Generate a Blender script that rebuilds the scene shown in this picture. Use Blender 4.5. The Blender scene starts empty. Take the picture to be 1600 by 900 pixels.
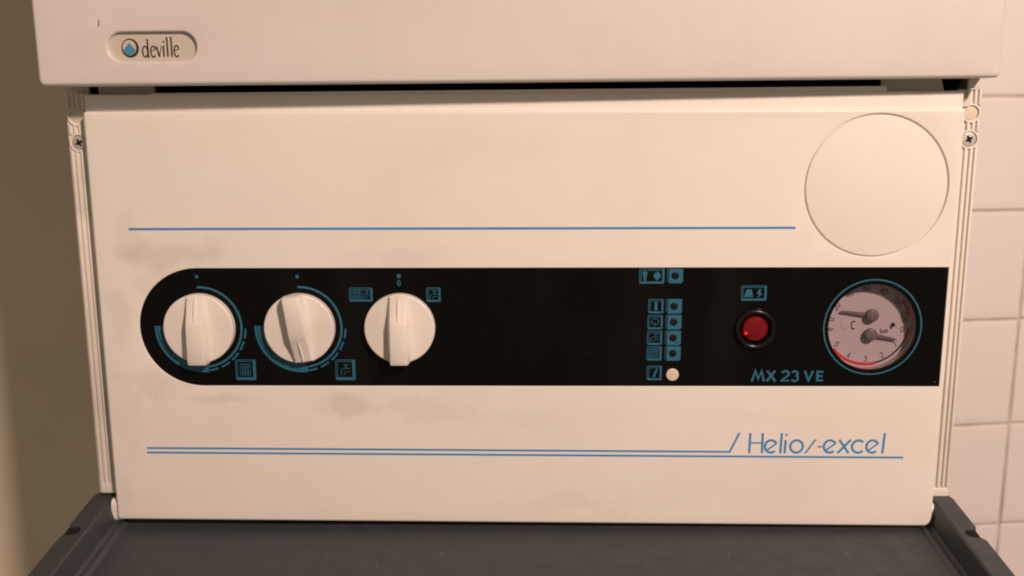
import bpy, bmesh, math, random
from mathutils import Vector, Matrix
from mathutils.geometry import delaunay_2d_cdt
random.seed(4)
D = bpy.data; S = bpy.context.scene; COL = S.collection
PI = math.pi

# ------------------------------------------------------------------ camera, light, exposure
cam_d = D.cameras.new('camera'); cam = D.objects.new('camera', cam_d); COL.objects.link(cam)
S.camera = cam
cam_d.sensor_width = 36; cam_d.lens = 1500 / 1600 * 36
cam_d.clip_start = .01; cam_d.clip_end = 50
p, y, r = 0.18828, 0.01697, -0.00416
fw = Vector((-math.sin(y)*math.cos(p), math.cos(y)*math.cos(p), -math.sin(p)))
rt = Vector((math.cos(y), math.sin(y), 0)); up = rt.cross(fw)
rt2 = rt*math.cos(r) + up*math.sin(r); up2 = -rt*math.sin(r) + up*math.cos(r)
cam.matrix_world = Matrix.Translation((0.00364, -0.49768, 0.22569)) @ Matrix((rt2, up2, -fw)).transposed().to_4x4()
cam_d.dof.use_dof = True; cam_d.dof.focus_distance = 0.505; cam_d.dof.aperture_fstop = 9

W = D.worlds.new('World'); S.world = W; W.use_nodes = True
bg = W.node_tree.nodes['Background']
bg.inputs[0].default_value = (1, .785, .60, 1); bg.inputs[1].default_value = .225

ld = D.lights.new('ceiling_lamp', 'AREA'); ld.shape = 'DISK'; ld.size = .12
ld.energy = 28.3; ld.color = (1, .735, .622)
lo = D.objects.new('ceiling_lamp', ld); COL.objects.link(lo)
lo.location = (.70, -1.13, 1.0)
lo.rotation_euler = (Vector((.05, 0, .22)) - lo.location).to_track_quat('-Z', 'Y').to_euler()

S.view_settings.view_transform = 'Standard'; S.view_settings.look = 'None'
S.view_settings.exposure = 0; S.view_settings.gamma = 1
S.cycles.filter_width = 2.0

# ------------------------------------------------------------------ materials
def mat(name, col, rough=.5, spec=.5, **kw):
    m = D.materials.new(name); m.use_nodes = True
    b = m.node_tree.nodes['Principled BSDF']
    b.inputs['Base Color'].default_value = (*col, 1); b.inputs['Roughness'].default_value = rough
    b.inputs['Specular IOR Level'].default_value = spec
    for k, v in kw.items(): b.inputs[k.replace('_', ' ')].default_value = v
    return m
def N(m, t, **kw):
    n = m.node_tree.nodes.new(t)
    for k, v in kw.items(): setattr(n, k, v)
    return n
def L(m, a, b): m.node_tree.links.new(a, b)
def mathn(m, op, a, b=None, c=None, clamp=False):
    n = N(m, 'ShaderNodeMath', operation=op); n.use_clamp = clamp
    for i, v in enumerate((a, b, c)):
        if v is None: continue
        if isinstance(v, (int, float)): n.inputs[i].default_value = v
        else: L(m, v, n.inputs[i])
    return n.outputs[0]
def mapr(m, v, a, b, lo=0, hi=1):
    n = N(m, 'ShaderNodeMapRange'); n.interpolation_type = 'SMOOTHSTEP'
    L(m, v, n.inputs[0]); n.inputs[1].default_value = a; n.inputs[2].default_value = b
    n.inputs[3].default_value = lo; n.inputs[4].default_value = hi
    return n.outputs[0]
def mix(m, f, a, b):
    n = N(m, 'ShaderNodeMix', data_type='RGBA')
    if isinstance(f, (int, float)): n.inputs[0].default_value = f
    else: L(m, f, n.inputs[0])
    for s, v in ((6, a), (7, b)):
        if isinstance(v, tuple): n.inputs[s].default_value = (*v, 1)
        else: L(m, v, n.inputs[s])
    return n.outputs[2]
def noise(m, vec, scale, detail=3, rough=.55):
    n = N(m, 'ShaderNodeTexNoise'); n.inputs['Scale'].default_value = scale
    n.inputs['Detail'].default_value = detail; n.inputs['Roughness'].default_value = rough
    L(m, vec, n.inputs['Vector']); return n.outputs['Fac']
def bump(m, h, strength, dist=.001):
    b = N(m, 'ShaderNodeBump'); b.inputs['Strength'].default_value = strength; b.inputs['Distance'].default_value = dist
    L(m, h, b.inputs['Height']); L(m, b.outputs[0], m.node_tree.nodes['Principled BSDF'].inputs['Normal'])
def pos(m): return N(m, 'ShaderNodeNewGeometry').outputs['Position']
def bsdf(m): return m.node_tree.nodes['Principled BSDF']

def plastic(name, col, dirt, stains_and_shade=(), rough=.46, bumps=.25, tint=1.0):
    m = mat(name, col, rough); P = pos(m); b = bsdf(m)
    n1 = noise(m, P, 11, 4); n2 = noise(m, P, 95, 4)
    f = mathn(m, 'MULTIPLY', mapr(m, n1, .42, .75), .16*tint)
    c = mix(m, f, col, dirt)
    c = mix(m, mathn(m, 'MULTIPLY', mapr(m, n2, .5, .8), .07*tint), c, dirt)
    # fine specks of grime
    sp = noise(m, P, 520, 2, .5)
    c = mix(m, mathn(m, 'MULTIPLY', mapr(m, sp, .74, .80), .35*tint), c, (.25, .20, .15))
    for (sx, sz, rx, rz, amt) in stains_and_shade:  # real stains, plus painted shade on the left rail
        mp = N(m, 'ShaderNodeMapping'); mp.vector_type = 'POINT'
        mp.inputs['Location'].default_value = (-sx/rx, 0, -sz/rz)
        mp.inputs['Scale'].default_value = (1000/rx, 0, 1000/rz)
        L(m, P, mp.inputs[0])
        ln = N(m, 'ShaderNodeVectorMath', operation='LENGTH'); L(m, mp.outputs[0], ln.inputs[0])
        wob = noise(m, P, 46, 5, .6)
        d = mathn(m, 'ADD', ln.outputs['Value'], mathn(m, 'MULTIPLY', mathn(m, 'SUBTRACT', wob, .5), 3.6))
        c = mix(m, mathn(m, 'MULTIPLY', mapr(m, d, 1.3, .25), amt*.46), c, (.44, .39, .33))
    L(m, c, b.inputs['Base Color'])
    rr = mapr(m, n2, .3, .75, rough-.06, rough+.1); L(m, rr, b.inputs['Roughness'])
    bump(m, mathn(m, 'ADD', noise(m, P, 900, 2), mathn(m, 'MULTIPLY', noise(m, P, 40, 2), 2.0)), bumps, .00012)
    return m

WHITE = (.80, .775, .71)
M_cover = plastic('painted_cream_metal', (.66, .635, .60), (.48, .43, .37), [(-206, 252, 22, 9, .25), (-80, 275, 60, 10, .12)], rough=.42)
M_panel = plastic('cream_plastic', WHITE, (.56, .49, .40), [
    (-186, 150, 26, 9, .62), (-207, 158, 9, 12, .35), (-200, 132, 14, 9, .28), (-214, 118, 7, 22, .30), (-196, 80, 20, 9, .42),
    (-88, 66, 24, 6.5, .62), (-48, 62, 26, 8, .30), (-60, 148, 28, 6, .28), (35, 10, 40, 9, .30), (10, 57, 18, 7, .22),
    (-168, 70, 26, 3, .5), (-218, 14, 6, 12, .22), (120, 60, 40, 5, .14), (-215, 60, 7, 30, .22), (-20, 205, 60, 12, .12)])
M_rail = plastic('cream_rail_plastic', (.76, .73, .66), (.46, .40, .32), [(-233, 225, 12, 10, .8), (-233, 190, 10, 30, .6), (-233, 110, 9, 70, .55), (-233, 40, 9, 40, .5), (233, 14, 10, 8, .15)], tint=1.6)  # left-rail entries paint its shade into the colour; the right one is a stain
M_knob = plastic('cream_knob_plastic', (.78, .745, .68), (.42, .36, .29), [(-108, 106, 8, 7, .35), (-117, 95, 9, 8, .3)], rough=.4, tint=1.8)
M_body = plastic('cream_body_metal', (.66, .63, .57), (.4, .36, .3), [])
M_black = mat('glossy_black_fascia', (.0032, .0032, .0028), .17, .15)
_P = pos(M_black); _d = noise(M_black, _P, 500, 2, .5)
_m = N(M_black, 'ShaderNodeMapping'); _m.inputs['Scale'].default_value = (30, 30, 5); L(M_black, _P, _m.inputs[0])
_reflection = mapr(M_black, noise(M_black, _m.outputs[0], 1.0, 3), .45, .72)  # brown reflections of the room, painted into the base colour as upright streaks
_fc = mix(M_black, _reflection, (.0026, .0026, .0023), (.0056, .0050, .0043))
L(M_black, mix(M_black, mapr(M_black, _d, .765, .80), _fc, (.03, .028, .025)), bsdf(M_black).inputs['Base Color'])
L(M_black, mapr(M_black, noise(M_black, _P, 25, 4), .35, .7, .12, .3), bsdf(M_black).inputs['Roughness'])
M_gap_shade = mat('painted_gap_shade', (.004, .0035, .003), .95, .1)  # near-black that paints the shade inside the slot
M_blackp = mat('black_bezel_plastic', (.006, .0055, .005), .25, .35)
def ink(name, col, rough=.45, wear=.35):
    m = mat(name, col, rough, .35); P = pos(m)
    L(m, mix(m, mathn(m, 'MULTIPLY', mapr(m, noise(m, P, 700, 3), .48, .72), wear), col, tuple(c*.55 for c in col)), bsdf(m).inputs['Base Color'])
    return m
M_blue = ink('blue_print', (.042, .255, .56), .45, .10)
M_teal = ink('teal_print', (.021, .136, .212), .5, .4)
M_teal_d = ink('dark_teal_print', (.010, .062, .115), .5, .4)
M_dark = ink('brown_black_print', (.035, .026, .022), .5, .1)
M_grey = plastic('charcoal_flap_plastic', (.035, .040, .046), (.048, .048, .048), [], rough=.5, bumps=.5)
_b = bsdf(M_grey); _P = pos(M_grey)
_old = _b.inputs['Base Color'].links[0].from_socket
L(M_grey, mix(M_grey, mathn(M_grey, 'MULTIPLY', mapr(M_grey, noise(M_grey, _P, 640, 1, .4), .775, .81), .45), _old, (.34, .29, .22)), _b.inputs['Base Color'])
M_recess_shade = mat('painted_recess_shade', (.012, .010, .009), .8, .2)  # dark colour painting the shade in the notches and screw slots
M_dial = mat('dial_white', (.60, .57, .55), .6, .3)
M_cup = mat('dial_cup_grey', (.42, .38, .36), .6, .3)
M_needle = mat('grey_needle', (.20, .175, .15), .45, .4)
M_red_p = mat('red_print', (.72, .05, .04), .5, .3)
M_screw = mat('zinc_screw', (.62, .60, .55), .42, .5, Metallic=.55)
M_plug = mat('cream_plug', (.66, .60, .47), .45, .5)
M_scr = mat('scratch_mark', (.10, .08, .06), .8, .2)
M_button = mat('beige_button', (.66, .58, .46), .5, .4)
M_led = mat('brown_led', (.009, .006, .006), .35, .3)
M_lens = mat('red_lens', (.24, .005, .010), .15, .6)
_b = bsdf(M_lens); _b.inputs['Transmission Weight'].default_value = .35; _b.inputs['IOR'].default_value = 1.45
M_glint = mat('lens_glint_glow', (.5, .01, .01), .4, .3)  # glow added for the bright spot of light refracted in the lens
bsdf(M_glint).inputs['Emission Color'].default_value = (1, .02, .03, 1); bsdf(M_glint).inputs['Emission Strength'].default_value = 1.3
M_glass = D.materials.new('smoked_gauge_glass'); M_glass.use_nodes = True
_n = M_glass.node_tree.nodes; _n.clear()
_o = _n.new('ShaderNodeOutputMaterial'); _mx = _n.new('ShaderNodeMixShader'); _t = _n.new('ShaderNodeBsdfTransparent'); _g = _n.new('ShaderNodeBsdfGlossy')
_t.inputs[0].default_value = (.78, .72, .77, 1); _g.inputs['Roughness'].default_value = .12; _mx.inputs[0].default_value = .04
for a, b in ((_t.outputs[0], _mx.inputs[1]), (_g.outputs[0], _mx.inputs[2]), (_mx.outputs[0], _o.inputs[0])): M_glass.node_tree.links.new(a, b)

M_tile = mat('white_glazed_tile', (.8, .76, .73), .32, .5); P = pos(M_tile)
oi = N(M_tile, 'ShaderNodeObjectInfo')
c = mix(M_tile, mathn(M_tile, 'MULTIPLY', oi.outputs['Random'], .35), (.80, .765, .735), (.76, .725, .69))
c = mix(M_tile, mathn(M_tile, 'MULTIPLY', mapr(M_tile, noise(M_tile, P, 14, 4), .4, .75), .07), c, (.6, .53, .47))
L(M_tile, c, bsdf(M_tile).inputs['Base Color'])
bump(M_tile, noise(M_tile, P, 22, 2), .5, .0012)
M_grout = mat('grout', (.50, .44, .385), .9, .2); P = pos(M_grout)
L(M_grout, mix(M_grout, mapr(M_grout, noise(M_grout, P, 45, 5), .35, .7), (.60, .53, .48), (.45, .38, .33)), bsdf(M_grout).inputs['Base Color'])
bump(M_grout, noise(M_grout, P, 500, 3), .8, .0006)
M_plaster = mat('tan_plaster', (.52, .45, .34), .75, .25); P = pos(M_plaster)
L(M_plaster, mix(M_plaster, mapr(M_plaster, noise(M_plaster, P, 6, 5), .3, .75), (.66, .58, .45), (.59, .515, .39)), bsdf(M_plaster).inputs['Base Color'])
bump(M_plaster, noise(M_plaster, P, 260, 4), .35, .0006)

# ------------------------------------------------------------------ mesh helpers (millimetres in, metres out)
class Fr:                                   # a frame: origin, two in-plane axes, outward normal
    def __init__(s, o, A, B):
        s.o = Vector(o); s.A = Vector(A).normalized(); s.B = Vector(B).normalized(); s.N = s.A.cross(s.B)
    def __call__(s, a, b, n=0): return (s.o + s.A*a + s.B*b + s.N*n) * .001
    def rot(s, ang, a=0, b=0):              # turned in its own plane about (a, b)
        c, d = math.cos(ang), math.sin(ang)
        return Fr(s.o + s.A*a + s.B*b, s.A*c + s.B*d, -s.A*d + s.B*c)
FRONT = Fr((0, 0, 0), (1, 0, 0), (0, 0, 1))  # n = millimetres proud of the panel face (towards -Y)

def circle(cx, cy, r, n=64, a0=0, a1=None):
    if a1 is None: return [(cx + r*math.cos(2*PI*i/n), cy + r*math.sin(2*PI*i/n)) for i in range(n)]
    return [(cx + r*math.cos(math.radians(a0+(a1-a0)*i/n)), cy + r*math.sin(math.radians(a0+(a1-a0)*i/n))) for i in range(n+1)]
def rrect(x0, z0, x1, z1, r=1, n=6):
    if not isinstance(r, (tuple, list)): r = (r,)*4       # corners: bl, br, tr, tl
    pts = []
    for (cx, cz, a, q) in ((x0+r[0], z0+r[0], 180, r[0]), (x1-r[1], z0+r[1], 270, r[1]), (x1-r[2], z1-r[2], 0, r[2]), (x0+r[3], z1-r[3], 90, r[3])):
        pts += circle(cx, cz, q, n, a, a+90) if q > 0 else [(cx, cz)]
    return pts
def area(l): return sum(l[i-1][0]*l[i][1]-l[i][0]*l[i-1][1] for i in range(len(l)))/2
def offset(l, d):                           # CCW loop: positive d grows it
    out = []; n = len(l)
    for i in range(n):
        p0, p1, p2 = Vector(l[i-1]), Vector(l[i]), Vector(l[(i+1) % n])
        e1, e2 = (p1-p0).normalized(), (p2-p1).normalized()
        n1, n2 = Vector((e1.y, -e1.x)), Vector((e2.y, -e2.x)); m = n1+n2
        if m.length < 1e-6: m = n1
        m.normalize(); k = max(m.dot(n1), .35)
        q = p1 + m*(d/k); out.append((q.x, q.y))
    return out
def inside(p_, lp):
    c_ = False; x_, y_ = p_
    for i in range(len(lp)):
        (x1, y1), (x2, y2) = lp[i-1], lp[i]
        if (y1 > y_) != (y2 > y_) and x_ < (x2-x1)*(y_-y1)/(y2-y1)+x1: c_ = not c_
    return c_
def fill(bm, fr, vloops, flip=False):
    """triangulate a flat face with holes (first loop is the outline)"""
    vs = [v for q in vloops for v in q]
    uv = []
    for v in vs:
        d = v.co*1000-fr.o; uv.append(Vector((d.dot(fr.A), d.dot(fr.B))))
    ed = []; k = 0; lps = []
    for q in vloops:
        n = len(q); ed += [(k+i, k+(i+1) % n) for i in range(n)]; lps.append([tuple(uv[k+i]) for i in range(n)]); k += n
    n0 = len(uv)
    xs = [q[0] for q in lps[0]]; ys = [q[1] for q in lps[0]]
    st = 14.0
    if max(xs)-min(xs) > 90:                  # extra inner points keep the triangles of a wide face well shaped
        allp = [Vector(q) for l_ in lps for q in l_]
        gx = min(xs)+st*.6
        while gx < max(xs):
            gy = min(ys)+st*.55
            while gy < max(ys):
                g = Vector((gx, gy))
                if inside(g, lps[0]) and not any(inside(g, h) for h in lps[1:]) and min(abs(gx-max(xs)), abs(gy-max(ys))) > 2 and min((g-q).length_squared for q in allp) > 9:
                    uv.append(g); vs.append(None)
                gy += st if max(ys)-min(ys) < 700 else 60
            gx += st if max(xs)-min(xs) < 700 else 60
    co, _, fa, ov, _, _ = delaunay_2d_cdt(uv, ed, [], 0, 1e-7)
    if n0 < len(uv):
        h0 = (vs[0].co*1000-fr.o).dot(fr.N)
        for i in range(n0, len(uv)): vs[i] = bm.verts.new(fr(uv[i].x, uv[i].y, h0))
    for f in fa:
        c = sum((co[i] for i in f), Vector((0, 0)))/len(f)
        if not inside(c, lps[0]) or any(inside(c, h) for h in lps[1:]): continue
        if any(not ov[i] for i in f): print('FILL WARNING', len(vloops)); continue
        t = [vs[min(ov[i])] for i in f]
        a, b, c3 = t
        nn = (b.co-a.co).cross(c3.co-a.co)
        if nn.length < 1e-14: continue
        if (nn.dot(fr.N) > 0) == flip: t = t[::-1]
        try: bm.faces.new(t)
        except ValueError: pass
def plate(bm, fr, outer, top, t, bo=0., holes=(), bh=0., seg=4, back=True):
    """flat plate: face at height top along the normal, thickness t, rounded outer edge bo, rounded hole edge bh"""
    if area(outer) < 0: outer = outer[::-1]
    loops = [(outer, -1, bo)] + [((h if area(h) > 0 else h[::-1]), 1, bh) for h in holes]
    fl = []; bl = []
    for (lp, sg, b) in loops:
        rings = []
        if b > 0:
            for k in range(seg+1):
                a = PI/2*k/seg
                o = offset(lp, sg*b*(1-math.sin(a))); rings.append([bm.verts.new(fr(u, v, top-b*(1-math.cos(a)))) for u, v in o])
        else: rings.append([bm.verts.new(fr(u, v, top)) for u, v in lp])
        rings.append([bm.verts.new(fr(u, v, top-t)) for u, v in lp])
        n = len(lp)
        for A, B in zip(rings, rings[1:]):
            for i in range(n):
                q = (A[i], B[i], B[(i+1) % n], A[(i+1) % n])
                bm.faces.new(q if sg < 0 else q[::-1]).smooth = True
        fl.append(rings[0]); bl.append(rings[-1])
    def cap(rr, flip):
        fill(bm, fr, rr, flip)
        for q in rr:
            for i in range(len(q)):
                e = bm.edges.get((q[i-1], q[i]))
                if e: e.smooth = False
    cap(fl, False)
    if back: cap(bl, True)
def ribbon(bm, fr, pts, w, n=.06, closed=False):
    """flat printed stroke of width w"""
    P = [Vector(q) for q in pts]; k = len(P); L_, R_ = [], []
    for i in range(k):
        a = P[i-1] if (i > 0 or closed) else None; b = P[(i+1) % k] if (i < k-1 or closed) else None
        e1 = (P[i]-a).normalized() if a is not None else (b-P[i]).normalized()
        e2 = (b-P[i]).normalized() if b is not None else e1
        n1, n2 = Vector((-e1.y, e1.x)), Vector((-e2.y, e2.x)); m = (n1+n2)
        m = m.normalized() if m.length > 1e-6 else n1
        h = w/2/max(m.dot(n1), .5)
        L_.append(bm.verts.new(fr(*(P[i]+m*h), n))); R_.append(bm.verts.new(fr(*(P[i]-m*h), n)))
    for i in range(k if closed else k-1):
        j = (i+1) % k; bm.faces.new((L_[i], R_[i], R_[j], L_[j]))
def fillpoly(bm, fr, outer, n=.06, holes=()):
    vs = [[bm.verts.new(fr(u, v, n)) for u, v in q] for q in [outer]+list(holes)]
    fill(bm, fr, vs)
def box(bm, x0, x1, y0, y1, z0, z1):
    v = [bm.verts.new(Vector((x, y, z))*.001) for x in (x0, x1) for y in (y0, y1) for z in (z0, z1)]
    for q in ((0, 1, 3, 2), (4, 6, 7, 5), (0, 4, 5, 1), (2, 3, 7, 6), (0, 2, 6, 4), (1, 5, 7, 3)): bm.faces.new([v[i] for i in q])

ORG = {}
def obj(name, bm, m, parent=None, origin=None, label=None, kind=None, sharp=38):
    me = D.meshes.new(name)
    o3 = Vector(origin)*.001 if origin is not None else None
    if o3 is None:
        if len(bm.verts):
            xs = [v.co for v in bm.verts]
            o3 = sum(xs, Vector())/len(xs)
        else: o3 = Vector()
    for v in bm.verts: v.co -= o3
    bm.to_mesh(me); bm.free()
    if not any(p_.use_smooth for p_ in me.polygons):
        for p_ in me.polygons: p_.use_smooth = True
    me.set_sharp_from_angle(angle=math.radians(sharp))
    me.materials.append(m)
    o = D.objects.new(name, me); COL.objects.link(o); ORG[o] = o3
    o.parent = parent
    o.location = o3 - (ORG[parent] if parent is not None else Vector())
    if label: o['label'] = label
    if kind: o['kind'] = kind
    return o
def BM(): return bmesh.new()

# ------------------------------------------------------------------ walls
yaw = math.radians(8)
WT = Fr((395, 355, 0), (math.cos(yaw), math.sin(yaw), 0), (0, 0, 1))   # tiled wall plane
bm = BM(); plate(bm, WT, [(-395, -664), (1252, -664), (1252, 927), (-395, 927)], -1.6, 60)
tw = obj('tiled_wall', bm, M_grout, origin=(395, 355, 0), kind='structure')
tw['label'] = 'white tiled wall to the right of the boiler'
bm = BM(); plate(bm, WT.rot(0, 0, 0), rrect(-48.45, -48.45, 48.45, 48.45, 1.3, 3), 0, 6, 1.0, seg=3)
tile = obj('tile', bm, M_tile, tw, origin=WT(0, 0, 0)*1000)
first = True
for i in range(-3, 13):
    for j in range(-6, 10):
        u = 7 + i*99.6; v = -17.3 + j*99.4
        q = WT(u, v, random.uniform(-.25, .25))
        if first: o = tile; first = False
        else:
            o = tile.copy(); COL.objects.link(o); o.parent = tw
        o.location = q - ORG[tw]
        o.rotation_euler = (random.uniform(-.004, .004), random.uniform(-.003, .003), random.uniform(-.004, .004))
PLW = 228
bm = BM(); box(bm, -1600, -246, PLW, PLW+160, -900, 1300)
pw = obj('plaster_wall', bm, M_plaster, kind='structure'); pw['label'] = 'plain tan plaster wall to the left of the boiler'

# ------------------------------------------------------------------ the boiler
boiler = D.objects.new('wall_boiler', None); COL.objects.link(boiler)
boiler.location = (0, .15, -.02); ORG[boiler] = Vector((0, .15, -.02)); boiler.empty_display_size = .1
boiler['label'] = 'cream wall-hung gas boiler with black control fascia and open charcoal flap'
boiler['category'] = 'boiler'

# casing behind the front panel
bm = BM(); box(bm, -236, 236, 34, 300, 8, 660)
casing = obj('casing', bm, M_body, boiler)
# slotted rail in the gap under the cover
bm = BM()
plate(bm, FRONT, [(-236.6, 233.2), (-231, 233.2), (-231, 224), (231, 224), (231, 233.2), (236.4, 233.2), (236.4, 262), (-236.6, 262)], -9, 2, 0,
      [[(-190.5, 230), (185, 230), (185, 246), (-190.5, 246)], [(218.5, 228), (229.6, 228), (229.6, 243), (214, 243)], [(-225, 231.6), (-219.5, 231.6), (-221, 243), (-225, 243)]])
rail = obj('slotted_rail', bm, M_body, casing)
bm = BM(); plate(bm, FRONT, [(-235.5, 226), (235.5, 226), (235.5, 258), (-235.5, 258)], -24, 3)
obj('gap_shade_sheet', bm, M_gap_shade, casing)  # black sheet put behind the slot as its shade

# upper cover, built square then turned a little about its centre
cvo = (-.5, -14, 236.9)
CV = Fr((0, -14, 0), (1, 0, 0), (0, 0, 1))
pill = rrect(-201.9, 248.3, -158.6, 262.4, 7.0, 14)
bm = BM()
plate(bm, CV, rrect(-237.6, 236.9, 236.6, 700, (3.2, 2.4, 3, 3), 6), 0, 22, 2.0, [pill], 1.1, seg=6, back=False)
plate(bm, CV, [(-236.4, 238.3), (235.4, 238.3), (235.4, 699), (-236.4, 699)], -22, 1.2)
box(bm, -236.6, 235.6, 9.3, 290, 240, 698)
cover = obj('upper_cover', bm, M_cover, boiler, origin=cvo)
bm = BM(); plate(bm, CV, offset(pill, 3), -2.4, 1)
badge = obj('logo_badge', bm, plastic('shaded_badge_cream', (.56, .52, .44), (.40, .35, .28), [], rough=.35), cover)  # darker cream carries the shade of the recess in its colour
bm = BM()    # dark ring of the emblem, thicker towards lower right
ec = (-191.8, 254.9)
ri = [(ec[0]-.35+3.35*math.cos(a), ec[1]+.25+3.7*math.sin(a)) for a in [2*PI*i/40 for i in range(40)]]
ro = [(ec[0]+4.3*math.cos(a), ec[1]+4.6*math.sin(a)) for a in [2*PI*i/40 for i in range(40)]]
fillpoly(bm, CV, ro, -2.34, [ri])
obj('emblem_ring', bm, M_dark, badge)
bm = BM(); fillpoly(bm, CV, [(ec[0]-3.5, ec[1]-1.0), (ec[0]-.35, ec[1]+2.6), (ec[0]+2.7, ec[1]-.9), (ec[0]+1.3, ec[1]-3.0), (ec[0]-.3, ec[1]-3.8), (ec[0]-2.2, ec[1]-2.9)], -2.30)
obj('emblem_mountain', bm, ink('badge_blue', (.06, .24, .42), .5, .1), badge)

def arc(cx, cy, rx, ry, a0, a1, n=12):
    return [(cx+rx*math.cos(math.radians(a0+(a1-a0)*i/n)), cy+ry*math.sin(math.radians(a0+(a1-a0)*i/n))) for i in range(n+1)]
# glyphs as strokes; the height is 1, x up to about .6
G = {
 '0': [arc(.3, .5, .26, .5, 0, 360, 24)],
 '1': [[(.12, .75), (.34, 1), (.34, 0)]],
 '2': [arc(.3, .72, .26, .28, 170, -30, 10)+[(.04, 0), (.6, 0)]],
 '3': [arc(.28, .74, .24, .26, 150, -80, 9), arc(.28, .27, .28, .27, 85, -150, 10)],
 '4': [[(.46, 0), (.46, 1), (.02, .3), (.62, .3)]],
 '5': [[(.55, 1), (.12, 1), (.08, .56)]+arc(.28, .32, .28, .32, 110, -150, 10)],
 '6': [[(.46, 1), (.1, .5)]+arc(.3, .3, .27, .3, 140, 500, 20)],
 '8': [arc(.3, .74, .22, .26, 0, 360, 18), arc(.3, .25, .27, .25, 0, 360, 18)],
 'C': [arc(.34, .5, .3, .5, 50, 310, 16)], 'o': [arc(.12, .88, .11, .12, 0, 360, 10)],
 'b': [[(.05, 1), (.05, 0)], arc(.26, .27, .21, .27, 0, 360, 14)],
 'a': [arc(.26, .27, .21, .27, 0, 360, 14), [(.48, .55), (.48, 0)]],
 'r': [[(.06, .55), (.06, 0)], arc(.28, .25, .22, .28, 180, 70, 6)],
}
def word(bm, fr, s, h, w, n=.06, gap=.78):
    x = -len(s)*gap*h/2
    for i, ch in enumerate(s):
        for k, st in enumerate(G[ch]): ribbon(bm, fr, [(x+a*h, (b-.5)*h) for a, b in st], w, n+.012*k)
        x += gap*h

# the maker's name: narrow serif letters of thick and thin strokes
bm = BM(); CVt = CV
def bs(pts, w, k=0): ribbon(bm, CVt, [(-186.0+(x+186.0)*1.1, 250.5+z*1.1) for x, z in pts], w*1.15, -2.34+.012*k)
x = -186.0
def bowl(cx, cz, rx, rz, a0, a1, w, k=0): bs(arc(cx, cz, rx, rz, a0, a1, 14), w, k)
bowl(x+1.3, 2.4, 1.15, 2.35, 0, 360, .62); bs([(x+2.6, 7.8), (x+2.6, .1), (x+3.1, -.1)], .72, 1); bs([(x+1.9, 7.9), (x+2.7, 7.6)], .3, 2)
x += 3.7; bowl(x+1.2, 2.4, 1.1, 2.4, 20, 320, .62); bs([(x+.3, 2.5), (x+2.3, 3.3)], .35, 1)
x += 2.7; bs([(x, 4.8), (x+1.2, .1)], .75); bs([(x+1.2, .1), (x+2.3, 4.9)], .34, 1)
x += 3.2; bs([(x, 5.0), (x, .1)], .72); bs([(x+.05, 6.2), (x+.3, 7.0)], .75, 1)
x += 1.75; bs([(x, 8.6), (x, .1)], .72); bs([(x-.6, 8.5), (x+.1, 8.4)], .3, 1)
x += 1.85; bs([(x, 8.8), (x, .1)], .72); bs([(x-.6, 8.7), (x+.1, 8.6)], .3, 1)
x += 1.0; bowl(x+1.2, 2.5, 1.1, 2.45, 20, 320, .62); bs([(x+.3, 2.6), (x+2.3, 3.5)], .35, 1)
obj('name_lettering', bm, M_dark, badge)
bm = BM(); fillpoly(bm, CV, [(-205.9, 265.0), (-205.3, 265.2), (-204.7, 268.0), (-205.2, 268.2), (-205.6, 266.6)], .03)
obj('scratch', bm, M_scr, cover)

# front panel
def lowered(l): return [(x_, z_-(1.7+1.3*x_/225)*max(0, 1-z_/60)) for x_, z_ in l]
fascia_hole = [(223.3, 76.9), (223.3, 141.6)] + arc(-171.6, 109.35, 32.7, 32.25, 90, 270, 40)
fascia_hole = fascia_hole[::-1]
cap_c = (182.9, 183.9)
bm = BM()
plate(bm, FRONT, lowered(rrect(-225.3, 0, 225.4, 223.3, (2.0, 4.6, 1.9, 1.9), 6)), 0, 7, 1.6, [fascia_hole, circle(*cap_c, 37.0, 96)], .38, seg=6)
plate(bm, FRONT, rrect(-224.9, 214, 225.0, 231.9, 1.2, 3), -2.6, 4.4, .9, seg=4)
plate(bm, FRONT, rrect(140, 144.5, 223, 222, 1, 2), -1.25, 1.2)
plate(bm, FRONT, [(-190.3, 226), (186, 226), (186, 234.4), (-190.3, 232.4)], -3.4, 2)
panel = obj('front_panel', bm, M_panel, boiler)
bm = BM(); plate(bm, FRONT, circle(*cap_c, 36.2, 96), -.05, 1.1, .5, seg=4)
obj('round_cap', bm, M_panel, panel)
bm = BM(); ribbon(bm, FRONT, [(-206, 162.5), (142.5, 162.5)], 1.25, .03); obj('upper_stripe', bm, M_blue, panel)
bm = BM(); ribbon(bm, FRONT, [(-205.4, 41.7), (113.1, 40.1), (118.1, 51.0)], 1.12, .03); obj('slashed_stripe', bm, M_blue, panel)
bm = BM(); ribbon(bm, FRONT, [(-205.6, 39.1), (207, 37.0)], 1.12, .03); obj('lower_stripe', bm, M_blue, panel)
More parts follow.
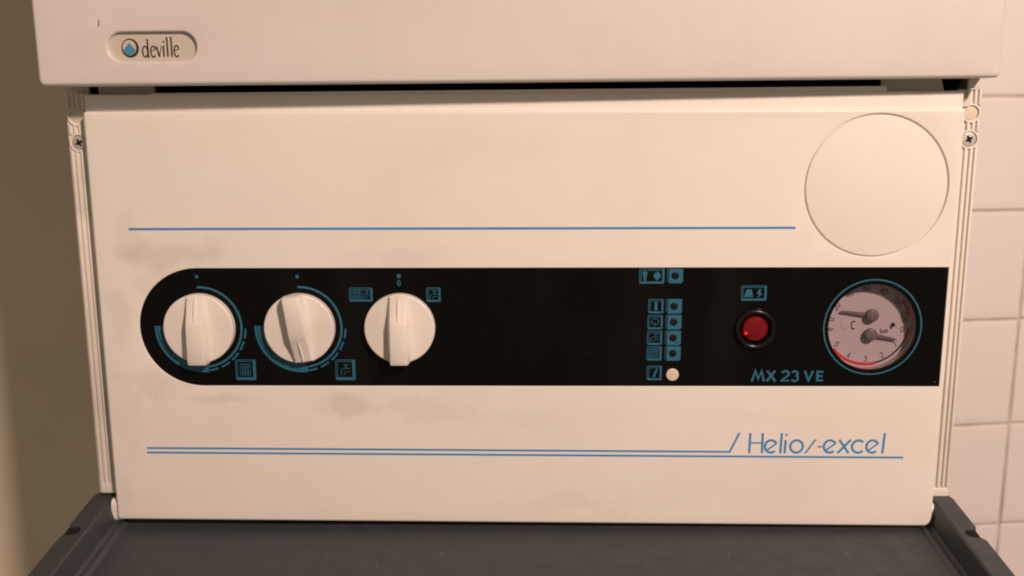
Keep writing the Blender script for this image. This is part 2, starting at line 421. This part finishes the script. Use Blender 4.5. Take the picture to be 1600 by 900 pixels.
# model name on the panel
bm = BM(); w = 1.28
def hs(pts, k=0, w=w): ribbon(bm, FRONT, pts, w, .03+.012*k)
zb = 39.7
hs([(123.7, zb-.3), (123.9, 50.8)]); hs([(130.6, zb-.3), (130.6, 50.8)]); hs([(124.3, 45.2), (130.1, 45.2)], 1, .85)
def ecirc(cx, k=0): 
    hs([(cx-2.1, 41.1), (cx+2.9, 44.9)], 1, .95); hs(arc(cx, 43.25, 3.25, 3.5, 24, 312, 22))
ecirc(135.3)
hs([(140.5, zb-.3), (140.9, 50.8)]); hs([(142.9, zb-.3), (143.1, 46.9)]); hs([(142.9, 49.4), (144.0, 50.3)], 1, 1.15)
hs(arc(149.1, 43.25, 3.4, 3.5, 0, 360, 30)[:-1]+[(152.5, 43.25)])
hs([(153.8, 39.6), (154.6, 40.1), (158.6, 46.4), (159.7, 47.1)], 0, 1.0)
hs([(160.5, 43.1), (162.9, 43.1)], 0, .95)
ecirc(167.1)
hs([(171.4, zb-.3), (178.2, 47.1)]); hs([(172.0, 47.1), (177.4, zb-.3)], 1)
hs(arc(182.4, 43.25, 3.4, 3.5, 42, 318, 22)); ecirc(190.0)
hs([(195.6, zb-.4), (196.2, 50.9)])
obj('model_name_lettering', bm, M_blue, panel)

# hinge ears at the panel's lower corners
for s, xa in ((-1, -226.4), (1, 227.2)):
    bm = BM(); fr = Fr((xa+.8, 4.5, 3.0), (0, -s, 0), (0, 0, 1))
    if s > 0: fr = Fr((xa, 5, 1.2), (0, 1, 0), (0, 0, 1))
    plate(bm, fr, rrect(-3, -5.6, 4.5, 7.4, (3.4, 3.4, 3.4, 3.4), 8), 1.8, 5, 1.5, seg=5)
    obj('hinge_ear', bm, M_panel, panel)

# ------------------------------------------------------------------ black fascia with its print
gc = (186.0, 109.3); lc = (124.0, 108.6)
bm = BM()
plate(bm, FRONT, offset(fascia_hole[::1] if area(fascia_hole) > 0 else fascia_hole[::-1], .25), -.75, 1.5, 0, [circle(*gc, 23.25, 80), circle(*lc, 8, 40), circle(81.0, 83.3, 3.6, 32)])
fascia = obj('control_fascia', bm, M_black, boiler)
fin = .05-.75
FP = Fr((0, .75, 0), (1, 0, 0), (0, 0, 1))          # print plane on the fascia
bm = BM(); ribbon(bm, FP, circle(*gc, 25.6, 96), .75, .05, closed=True); obj('gauge_ring_print', bm, M_teal, fascia)
knobs = [(-171.6, 109.4), (-117.9, 109.4), (-64.5, 109.4)]
for (cx, cz) in knobs[:2]:
    bm = BM(); k = 0
    for (rr, ww) in ((24.2, 1.25), (22.5, 1.3), (20.8, 1.2)):
        ribbon(bm, FP, circle(cx, cz, rr, 36, 178, 277), ww, .05)
    ribbon(bm, FP, circle(cx, cz, 23.35, 14, 232, 277), .6, .062); ribbon(bm, FP, circle(cx, cz, 21.65, 22, 222, 277), .6, .062)
    ribbon(bm, FP, circle(cx, cz, 21.9, 60, 92, -83), 1.15, .05)
    for a in (-2, -19, -36, -53, -70): ribbon(bm, FP, circle(cx, cz, 24.0, 6, a, a-12.5), .95, .05)
    obj('dial_scale_print', bm, M_teal, fascia)
for (cx, cz) in ((-172.1, 137.0), (-118.6, 137.0)):
    bm = BM(); fillpoly(bm, FP, circle(cx, cz, 1.05, 6), .05); obj('index_dot', bm, M_teal, fascia)
bm = BM(); fillpoly(bm, FP, [(-65.6, 138.2), (-63.6, 138.2), (-63.5, 137), (-64.6, 135.7), (-65.7, 137)], .05)
word(bm, FP.rot(0, -64.4, 133.4), '0', 2.8, .5, .05); obj('zero_mark', bm, M_teal, fascia)

def frame_icon(x0, z0, x1, z1, name, draw, bar=1.05):
    bm = BM(); t = .38
    # thin double line on the left and top, a thick band on the right and bottom
    ribbon(bm, FP, [(x0+t/2, z0+.7), (x0+t/2, z1-.6), (x0+.7, z1-t/2), (x1-.6, z1-t/2)], t, .05)
    ribbon(bm, FP, [(x0+1.05, z0+bar), (x0+1.05, z1-1.05), (x1-bar, z1-1.05)], t*.8, .05)
    ribbon(bm, FP, [(x0+.3, z0+bar/2), (x1-bar*.55, z0+bar/2), (x1-bar/2, z0+bar*.8), (x1-bar/2, z1-.2)], bar, .062)
    g = .9 if bar > 1.4 else 0
    draw(bm, x0+1.5+g, z0+bar+.4+g*.7, x1-bar-.4-g, z1-1.5-g)
    obj(name, bm, M_teal, fascia)
def d_radiator(bm, a, b, c, d):
    n = 4; w = (c-a)/n
    for i in range(n): ribbon(bm, FP, rrect(a+w*i+.12, b, a+w*(i+1)-.1, d, w*.3, 3), .26, .05, closed=True)
    ribbon(bm, FP, [(a-.1, b+.25*(d-b)), (c, b+.25*(d-b))], .22, .064); ribbon(bm, FP, [(a, b+.7*(d-b)), (c, b+.7*(d-b))], .22, .064)
def d_tap(bm, a, b, c, d):
    W_, H = c-a, d-b
    ribbon(bm, FP, [(a+.1*W_, b), (a+.1*W_, b+.35*H), (a+.3*W_, b+.6*H), (c, b+.6*H)], .3, .05)
    ribbon(bm, FP, [(a+.42*W_, b), (a+.42*W_, b+.22*H), (a+.55*W_, b+.32*H), (c, b+.32*H)], .3, .05)
    ribbon(bm, FP, [(a+.6*W_, b+.6*H), (a+.6*W_, b+.88*H)], .45, .062); ribbon(bm, FP, [(a+.35*W_, b+.92*H), (a+.9*W_, b+.92*H)], .35, .074)
def d_both(bm, a, b, c, d):
    m_ = a+(c-a)*.56; d_radiator(bm, a, b, m_, d); d_tap(bm, m_+.4, b, c, d)
def d_bar(bm, a, b, c, d): fillpoly(bm, FP, rrect(a+.36*(c-a), b+.05, a+.66*(c-a), d, .3, 3), .05)
def d_ring(bm, a, b, c, d):
    cx, cz = (a+c)/2, (b+d)/2+.2; ribbon(bm, FP, circle(cx, cz, 1.75, 24, -60, 240), .38, .05); ribbon(bm, FP, [(cx, cz-.4), (cx, b)], .42, .062)
def d_spark(bm, a, b, c, d): fillpoly(bm, FP, [(a+.3*(c-a), b+.1), (a+.55*(c-a), b+.4), (a+.85*(c-a), d-.6), (a+.7*(c-a), d), (a+.4*(c-a), b+1.6)], .05)
def d_keygem(bm, a, b, c, d):
    fillpoly(bm, FP, [(a+.9, b), (a+2.0, b), (a+2.2, b+1.6), (a+2.9, d-.8), (a+2.2, d), (a+.8, d), (a+.1, d-.8), (a+.8, b+1.6)], .05)
    cx = c-2.3; cz = (b+d)/2; fillpoly(bm, FP, [(cx-2, cz+.1), (cx-1.3, cz+1.5), (cx+.2, d), (cx+1.9, cz+.9), (cx+2, cz-.4), (cx, b), (cx-1.2, cz-1.3)], .05)
def d_bell(bm, a, b, c, d):
    fillpoly(bm, FP, [(a, b+.4), (a+5, b+.4), (a+3.9, d-.6), (a+1.3, d-.6)], .05)
    e = c-3.6; fillpoly(bm, FP, [(e+.2, b), (e+1.0, b+.2), (e+2.9, b+2.2), (e+2.1, b+2.4), (e+2.0, d), (e+.6, d-1.3), (e+.1, b+2.0), (e+1.5, b+1.7)], .05)
frame_icon(-154.2, 80.2, -143.2, 91.6, 'radiator_pictogram', d_radiator, 1.6)
frame_icon(-100.1, 80.2, -89.4, 91.6, 'tap_pictogram', d_tap, 1.6)
frame_icon(-91.3, 123.5, -78.8, 131.0, 'radiator_and_tap_pictogram', d_both, 1.1)
frame_icon(-50.2, 123.3, -42.7, 131.0, 'tap_pictogram', d_tap, 1.0)
frame_icon(62.2, 133.0, 75.4, 141.1, 'service_pictogram', d_keygem, 1.15)
frame_icon(67.3, 117.0, 75.3, 124.7, 'bar_pictogram', d_bar)
frame_icon(67.1, 108.3, 75.1, 116.0, 'circulation_pictogram', d_ring)
frame_icon(67.0, 99.8, 75.0, 107.5, 'tap_pictogram', d_tap)
frame_icon(67.0, 91.2, 75.0, 98.9, 'radiator_pictogram', d_radiator)
frame_icon(67.3, 80.3, 75.3, 88.2, 'spark_pictogram', d_spark)
frame_icon(116.0, 123.8, 129.3, 131.9, 'alarm_pictogram', d_bell, 1.15)
for i, (cx, cz) in enumerate(((81.0, 137.2), (80.9, 120.8), (80.9, 112.2), (80.8, 103.6), (80.9, 95.1))):
    bm = BM(); w2 = 4.15; lo_ = cz-4.0; hi = cz+(3.9 if i else 3.7)
    ct = [(cx-w2+.9, lo_), (cx+w2-.9, lo_), (cx+w2, lo_+.9), (cx+w2, hi), (cx-w2+.9, hi), (cx-w2+.9, hi)][:-1]
    fillpoly(bm, FP, ct, .05, [circle(cx, cz, 2.05, 24)[::-1]])
    ribbon(bm, FP, [(cx-w2+.15, lo_+.7), (cx-w2+.15, hi-.3), (cx-w2+.6, hi)], .3, .05)
    li = obj('status_light_mark', bm, M_teal, fascia)
    bm = BM(); plate(bm, FP, circle(cx, cz, 1.9, 24), .12, .5, .1, seg=2)
    obj('status_light', bm, M_led, li)
# model code
bm = BM()
def ms(pts, k=0, w=1.25): ribbon(bm, FP, pts, w, .05+.012*k)
z0, z1 = 79.6, 85.5
ms([(123.6, z0), (125.3, z1), (126.9, z0+1.3), (128.6, z1), (130.0, z0)])
ms([(131.4, z0), (135.8, z1)]); ms([(131.5, z1), (136.2, z0)], 1)
ms(arc(141.4, z1-1.7, 1.75, 1.6, 170, -35, 10)+[(139.3, z0+.5), (143.5, z0+.5)], 0, 1.15)
ms(arc(146.3, z1-1.6, 1.6, 1.35, 150, -70, 8), 0, 1.1); ms(arc(146.3, z0+1.75, 1.85, 1.6, 75, -150, 10), 1, 1.1)
ms([(151.6, z1), (153.8, z0+.4), (156.0, z1)])
ms([(158.4, z0), (158.4, z1)]); ms([(158.9, z0+.55), (161.6, z0+.55)], 1, 1.1); ms([(158.9, (z0+z1)/2), (161.2, (z0+z1)/2)], 1, 1.1); ms([(158.9, z1-.55), (161.6, z1-.55)], 1, 1.1)
obj('model_code_lettering', bm, M_teal, fascia)
bm = BM(); plate(bm, FP, circle(221.0, 79.2, .38, 12), .3, .4, .12, seg=2); obj('rivet', bm, mat('dull_rivet', (.10, .095, .085), .5), fascia)

# ------------------------------------------------------------------ control knobs
def make_knob(cx, cz, deg):
    K = Fr((cx, 0, cz), (1, 0, 0), (0, 0, 1)).rot(math.radians(deg))
    bm = BM(); plate(bm, K, circle(0, 0, 18.7, 96), 4.0, 5.2, .9, seg=5)
    disc = obj('control_knob', bm, M_knob, boiler, origin=(cx, 0, cz))
    # grip: (position along, height above the disc, half width at the top, half width at the foot)
    sec = [(18.0, .3, 4.6, 5.2), (17.3, 1.6, 4.5, 5.6), (10, 3.7, 4.5, 6.0), (4.4, 5.8, 4.45, 6.3), (3.2, 6.25, 4.45, 6.4), (-8, 6.7, 4.45, 6.4), (-16.3, 6.8, 4.5, 5.9), (-18.1, 6.1, 4.4, 5.3), (-18.6, 4.6, 4.4, 5.0), (-18.6, -.6, 4.6, 4.9)]
    bm = BM(); rows = []
    for (b, h, wt, wb) in sec:
        lo_h = 3.8; ht = 4+h
        fz = min(.55, max(.05, h*.2))
        pts = [(-wb, lo_h), (-wt-.12, ht-fz), (-wt+.25, ht-fz*.25), (-wt+.8, ht), (wt-.8, ht), (wt-.25, ht-fz*.25), (wt+.12, ht-fz), (wb, lo_h)]
        if h < 0: pts = [(q[0], min(q[1], 3.4)) for q in pts]
        rows.append([bm.verts.new(K(q[0], b, q[1])) for q in pts])
    for A, B in zip(rows, rows[1:]):
        for i in range(len(A)-1): bm.faces.new((A[i], B[i], B[i+1], A[i+1]))
    bm.faces.new(rows[0]); bm.faces.new(rows[-1][::-1])
    bmesh.ops.recalc_face_normals(bm, faces=bm.faces)
    grip = obj('grip', bm, M_knob, disc, sharp=28)
    bm = BM(); v = []                                    # raised pointer line, tapering towards the middle
    for (b, h, w_) in ((17.4, 5.7, .75), (12, 7.5, .7), (5.6, 9.3, .3)):
        v.append([bm.verts.new(K(s*w_*k, b, h+dh-.25)) for s, k, dh in ((-1, 1, -.3), (-1, .5, .75), (1, .5, .75), (1, 1, -.3))])
    for A, B in zip(v, v[1:]):
        for i in range(3): bm.faces.new((A[i], B[i], B[i+1], A[i+1]))
    bm.faces.new(v[0]); bm.faces.new(v[-1][::-1]); bmesh.ops.recalc_face_normals(bm, faces=bm.faces)
    obj('pointer_line', bm, M_knob, grip)
    return disc
for (c_, deg, lb) in ((knobs[0], 0, None), (knobs[1], 187.5, 'cream knob turned upside down with grubby smears'), (knobs[2], 0, None)):
    k_ = make_knob(*c_, deg)
    if lb: k_['label'] = lb

# ------------------------------------------------------------------ indicator lamp, button
bm = BM(); n = 64; prof = [(8.1, -3), (8.1, .6), (8.7, 1.6), (9.5, 2.0), (10.3, 1.7), (10.9, .8), (11.1, -.7)]
def lathe(bm, fr, prof, n=64, cap0=False, cap1=False):
    rows = [[bm.verts.new(fr(r_*math.cos(2*PI*i/n), r_*math.sin(2*PI*i/n), h)) for i in range(n)] for r_, h in prof]
    for A, B in zip(rows, rows[1:]):
        for i in range(n): bm.faces.new((A[i], A[(i+1) % n], B[(i+1) % n], B[i]))
    if cap0: bm.faces.new(rows[0])
    if cap1: bm.faces.new(rows[-1])
    bmesh.ops.recalc_face_normals(bm, faces=bm.faces)
LF = Fr((lc[0], 0, lc[1]), (1, 0, 0), (0, 0, 1))
lathe(bm, LF, prof)
lamp = obj('indicator_lamp', bm, M_blackp, boiler, sharp=60)
bm = BM(); lathe(bm, LF, [(7.9, -4), (7.0, -2.9), (6.95, -1.2)]); obj('lamp_collar', bm, M_blackp, lamp)
bm = BM(); lathe(bm, LF, [(6.9, -3.4), (6.9, -.6), (6.3, .2), (5.2, .6), (3.2, .95), (1.0, 1.1)], 14, True, True); obj('red_lens', bm, M_lens, lamp, sharp=12)
bm = BM(); lathe(bm, LF.rot(0, -4.6, -2.2), [(.02, .75), (.75, .5), (1.25, -.6), (1.2, -1.2)], 12)
obj('added_lens_glint', bm, M_glint, lamp)  # added glowing spot, stands for lamp light refracted inside the lens
BF = Fr((81.0, 0, 83.3), (1, 0, 0), (0, 0, 1))
bm = BM(); plate(bm, BF, circle(0, 0, 3.4, 40), -.1, 4, .5, seg=4); obj('reset_button', bm, M_button, boiler)

# ------------------------------------------------------------------ twin gauge sunk behind the fascia
DEP = 8.5
GF = Fr((gc[0], DEP, gc[1]), (1, 0, 0), (0, 0, 1))
bm = BM(); plate(bm, GF, circle(0, 0, 25, 80), 0, 1.0)
gauge = obj('pressure_temperature_gauge', bm, M_dial, boiler)
bm = BM(); lathe(bm, GF, [(23.9, .02), (23.9, DEP-2.3)], 80); obj('gauge_cup', bm, M_cup, gauge)
bm = BM()
for s, a in (('0', -9), ('1', -35), ('2', -62), ('3', -89), ('4', -117), ('5', -144), ('6', -171)):
    q = math.radians(a); tilt = {'0': 0, '1': 30, '2': 25, '3': 0, '4': -20, '5': -40, '6': -75}[s]
    word(bm, GF.rot(math.radians(tilt), 19.3*math.cos(q), 19.3*math.sin(q)), s, 2.9, .42, .05)
for s, a in (('0', 172), ('20', 150), ('40', 122), ('60', 94), ('80', 67), ('100', 39), ('120', 11)):
    q = math.radians(a); word(bm, GF.rot(q-PI/2, 19.6*math.cos(q), 19.6*math.sin(q)), s, 2.9, .42, .05, .72)
word(bm, GF.rot(math.radians(8), 9.6, -3.4), 'bar', 2.7, .42, .05, .62)
word(bm, GF.rot(0, -8.9, -.6), 'oC', 4.2, .7, .05, .55)
obj('scale_numerals', bm, M_dark, gauge)
bm = BM(); ribbon(bm, GF, circle(0, 0, 22.2, 24, -142, -76), 1.7, .04); ribbon(bm, GF, circle(0, 0, 22.2, 10, -24, -6), 1.3, .04); ribbon(bm, GF, circle(0, 0, 22.2, 10, 12, 36), 1.3, .04)
obj('red_zone_print', bm, M_red_p, gauge)
bm = BM(); ribbon(bm, GF, circle(0, 0, 22.0, 24, -76, -24), 1.0, .04); obj('black_zone_print', bm, M_dark, gauge)
bm = BM(); lathe(bm, GF.rot(0, -11.5, -.5), [(2.6, 0), (2.5, .25), (0.01, .3)], 32); obj('boss', bm, M_dial, gauge)
def needle(cx, cz, deg, ln):
    fr = GF.rot(math.radians(deg), cx, cz); bm = BM()
    plate(bm, fr, [(0, -1.15), (ln-1.2, -.6), (ln, -.2), (ln, .2), (ln-1.2, .6), (0, 1.15)], 2.0, .5, .1, seg=2)
    nd = obj('needle', bm, M_needle, gauge)
    bm = BM(); lathe(bm, fr, [(2.9, .1), (3.35, 1.2), (3.45, 2.9), (3.1, 3.5), (2.2, 3.8), (.01, 3.9)], 32); obj('needle_hub', bm, M_needle, nd, sharp=60)
needle(1.4, 5.3, 173, 16.8); needle(1.3, -5.3, -11.5, 14.5)
bm = BM(); plate(bm, GF, rrect(12.9, -1.1, 14.0, .9, .3, 2), 2.2, 2.2, .15, seg=2); obj('zero_stop_pin', bm, M_dark, gauge)
bm = BM(); plate(bm, Fr((gc[0], 2.4, gc[1]), (1, 0, 0), (0, 0, 1)), circle(0, 0, 23.8, 80), 0, .1, back=False)
bmesh.ops.delete(bm, geom=[f for f in bm.faces if len(f.verts) == 4], context='FACES_ONLY')
obj('gauge_glass', bm, M_glass, gauge)

# ------------------------------------------------------------------ ribbed side rails with screws
def side_rail(s):
    bm = BM(); e = 0 if s > 0 else 3.6; gd = -11.3 if s > 0 else -10.8; zlo = 9.6 if s > 0 else 12.6
    def X(a): return s*(232.8+a)+(1.3 if s < 0 else 0)
    def q(a0, z0_, a1, z1_, r_=.0):
        xs = sorted((X(a0), X(a1))); return rrect(xs[0], z0_, xs[1], z1_, r_, 3) if r_ else [(xs[0], z0_), (xs[1], z0_), (xs[1], z1_), (xs[0], z1_)]
    ZT = 232.6
    plate(bm, FRONT, q(-7.5, zlo, 4.7 if s > 0 else 5.3, ZT, .6), gd+e, 17, 0)
    plate(bm, FRONT, q(-7, zlo, 4.7, zlo+5.8, .6), -10+e, 2.1, .5, seg=3)
    cx = X(0)
    for (c0) in (-6.6, -3.9, -1.15, 1.6, 4.0):
        for (za, zb_) in ((zlo+5.4, 203.2), (211.3, 216.8), (224.6, ZT)):
            if za == 211.3 and c0 in (-3.9,): continue
            plate(bm, FRONT, q(c0-.7, za, c0+.7, zb_), -10+e, 2.1, .45, seg=3)
    # bosses round the plug and the screw
    plate(bm, FRONT, circle(cx, 220.6, 4.9, 40), -10+e, 2.1, .3, [circle(cx, 220.6, 3.9, 40)], .3, seg=3)
    plate(bm, FRONT, circle(cx, 207.2, 4.9, 40), -10+e, 2.1, .3, [circle(cx, 207.2, 4.0, 40)], .3, seg=3)
    rl = obj('side_rail', bm, M_rail, boiler)
    bm = BM(); plate(bm, FRONT, circle(cx, 220.6, 3.75, 40), -10.7+e, 1.4, .9, seg=5); obj('round_plug', bm, M_plug, rl)
    cr = []; wv, lv = .55, 2.1
    for k in range(4):
        a = k*PI/2+math.radians(28)
        for (u, v) in ((lv, -wv*.7), (lv, wv*.7), (wv*1.4, wv*1.4)): cr.append((cx+u*math.cos(a)-v*math.sin(a), 207.2+u*math.sin(a)+v*math.cos(a)))
    bm = BM(); plate(bm, FRONT, circle(cx, 207.2, 3.7, 40), -10.3+e, 1.4, .5, [cr], .0, seg=4); sc = obj('screw', bm, M_screw, rl)
    bm = BM(); fillpoly(bm, FRONT, circle(cx, 207.2, 2.9, 24), gd+e+.06); obj('cross_slot_shade', bm, M_recess_shade, sc)  # dark disc painting the shade down in the cross slot
side_rail(1); side_rail(-1)

# ------------------------------------------------------------------ open flap, hinged below the panel
hy, hz = 12, 11.0
FL = Fr((-1.0, hy, hz), (1, 0, 0), (0, 1, 0))       # n is up, b runs back towards the hinge
LEN = 222
def rim_loop(s):
    # outer edge at 240.4, inner at 229; half-oval notch in the outer edge
    o = [(229.2, 0), (229.2, -LEN), (240.4, -LEN), (240.4, -46.0), (239.2, -43.6), (236.8, -43.4), (233.6, -42.6), (232.2, -40.2), (232.4, -37.6), (234.4, -35.8), (237.6, -35.2), (239.6, -35.0), (240.4, -33.0), (240.4, -5), (239.2, -1.2), (237, 0)]
    return [(s*a, b) for a, b in o]
bm = BM()
plate(bm, FL, [(-224, 22), (-224, -LEN), (224, -LEN), (224, 22)], -15, 2)
flap = obj('service_flap', bm, M_grey, boiler, origin=(-1, hy, hz))
for s in (-1, 1):
    bm = BM()
    plate(bm, FL, rim_loop(s), 0, 16.5, .5, seg=3)
    # sloped inner flank, then a fillet ridge where it meets the floor
    prof = [(229.3, -.2), (228.6, -.9), (226.4, -11.6), (225.2, -13.0), (223.6, -13.3), (222.6, -13.2), (221.6, -13.9), (220.6, -15.01)]
    rows = [[bm.verts.new(FL(s*a, b, h)) for a, h in prof] for b in (0, -LEN+8)]
    for i in range(len(prof)-1):
        f = (rows[0][i], rows[0][i+1], rows[1][i+1], rows[1][i]); bm.faces.new(f if s > 0 else f[::-1])
    obj('flap_rim', bm, M_grey, flap, sharp=25)
    bm = BM(); plate(bm, FL, rrect(min(s*231.4, s*240.2), -46.2, max(s*231.4, s*239.4), -33.6, .5, 2), -1.3, 2)
    obj('latch_notch_shade', bm, M_recess_shade, flap)  # dark plate filling the notch, paints its shade
bm = BM(); plate(bm, FL, [(-229, -LEN), (229, -LEN), (229, -LEN+8), (-229, -LEN+8)], 0, 16.5, .5, seg=3); obj('flap_lip', bm, M_grey, flap)
flap.rotation_euler.x = math.radians(7.5)
cover.rotation_euler = (0, math.radians(-.28), math.radians(.95))
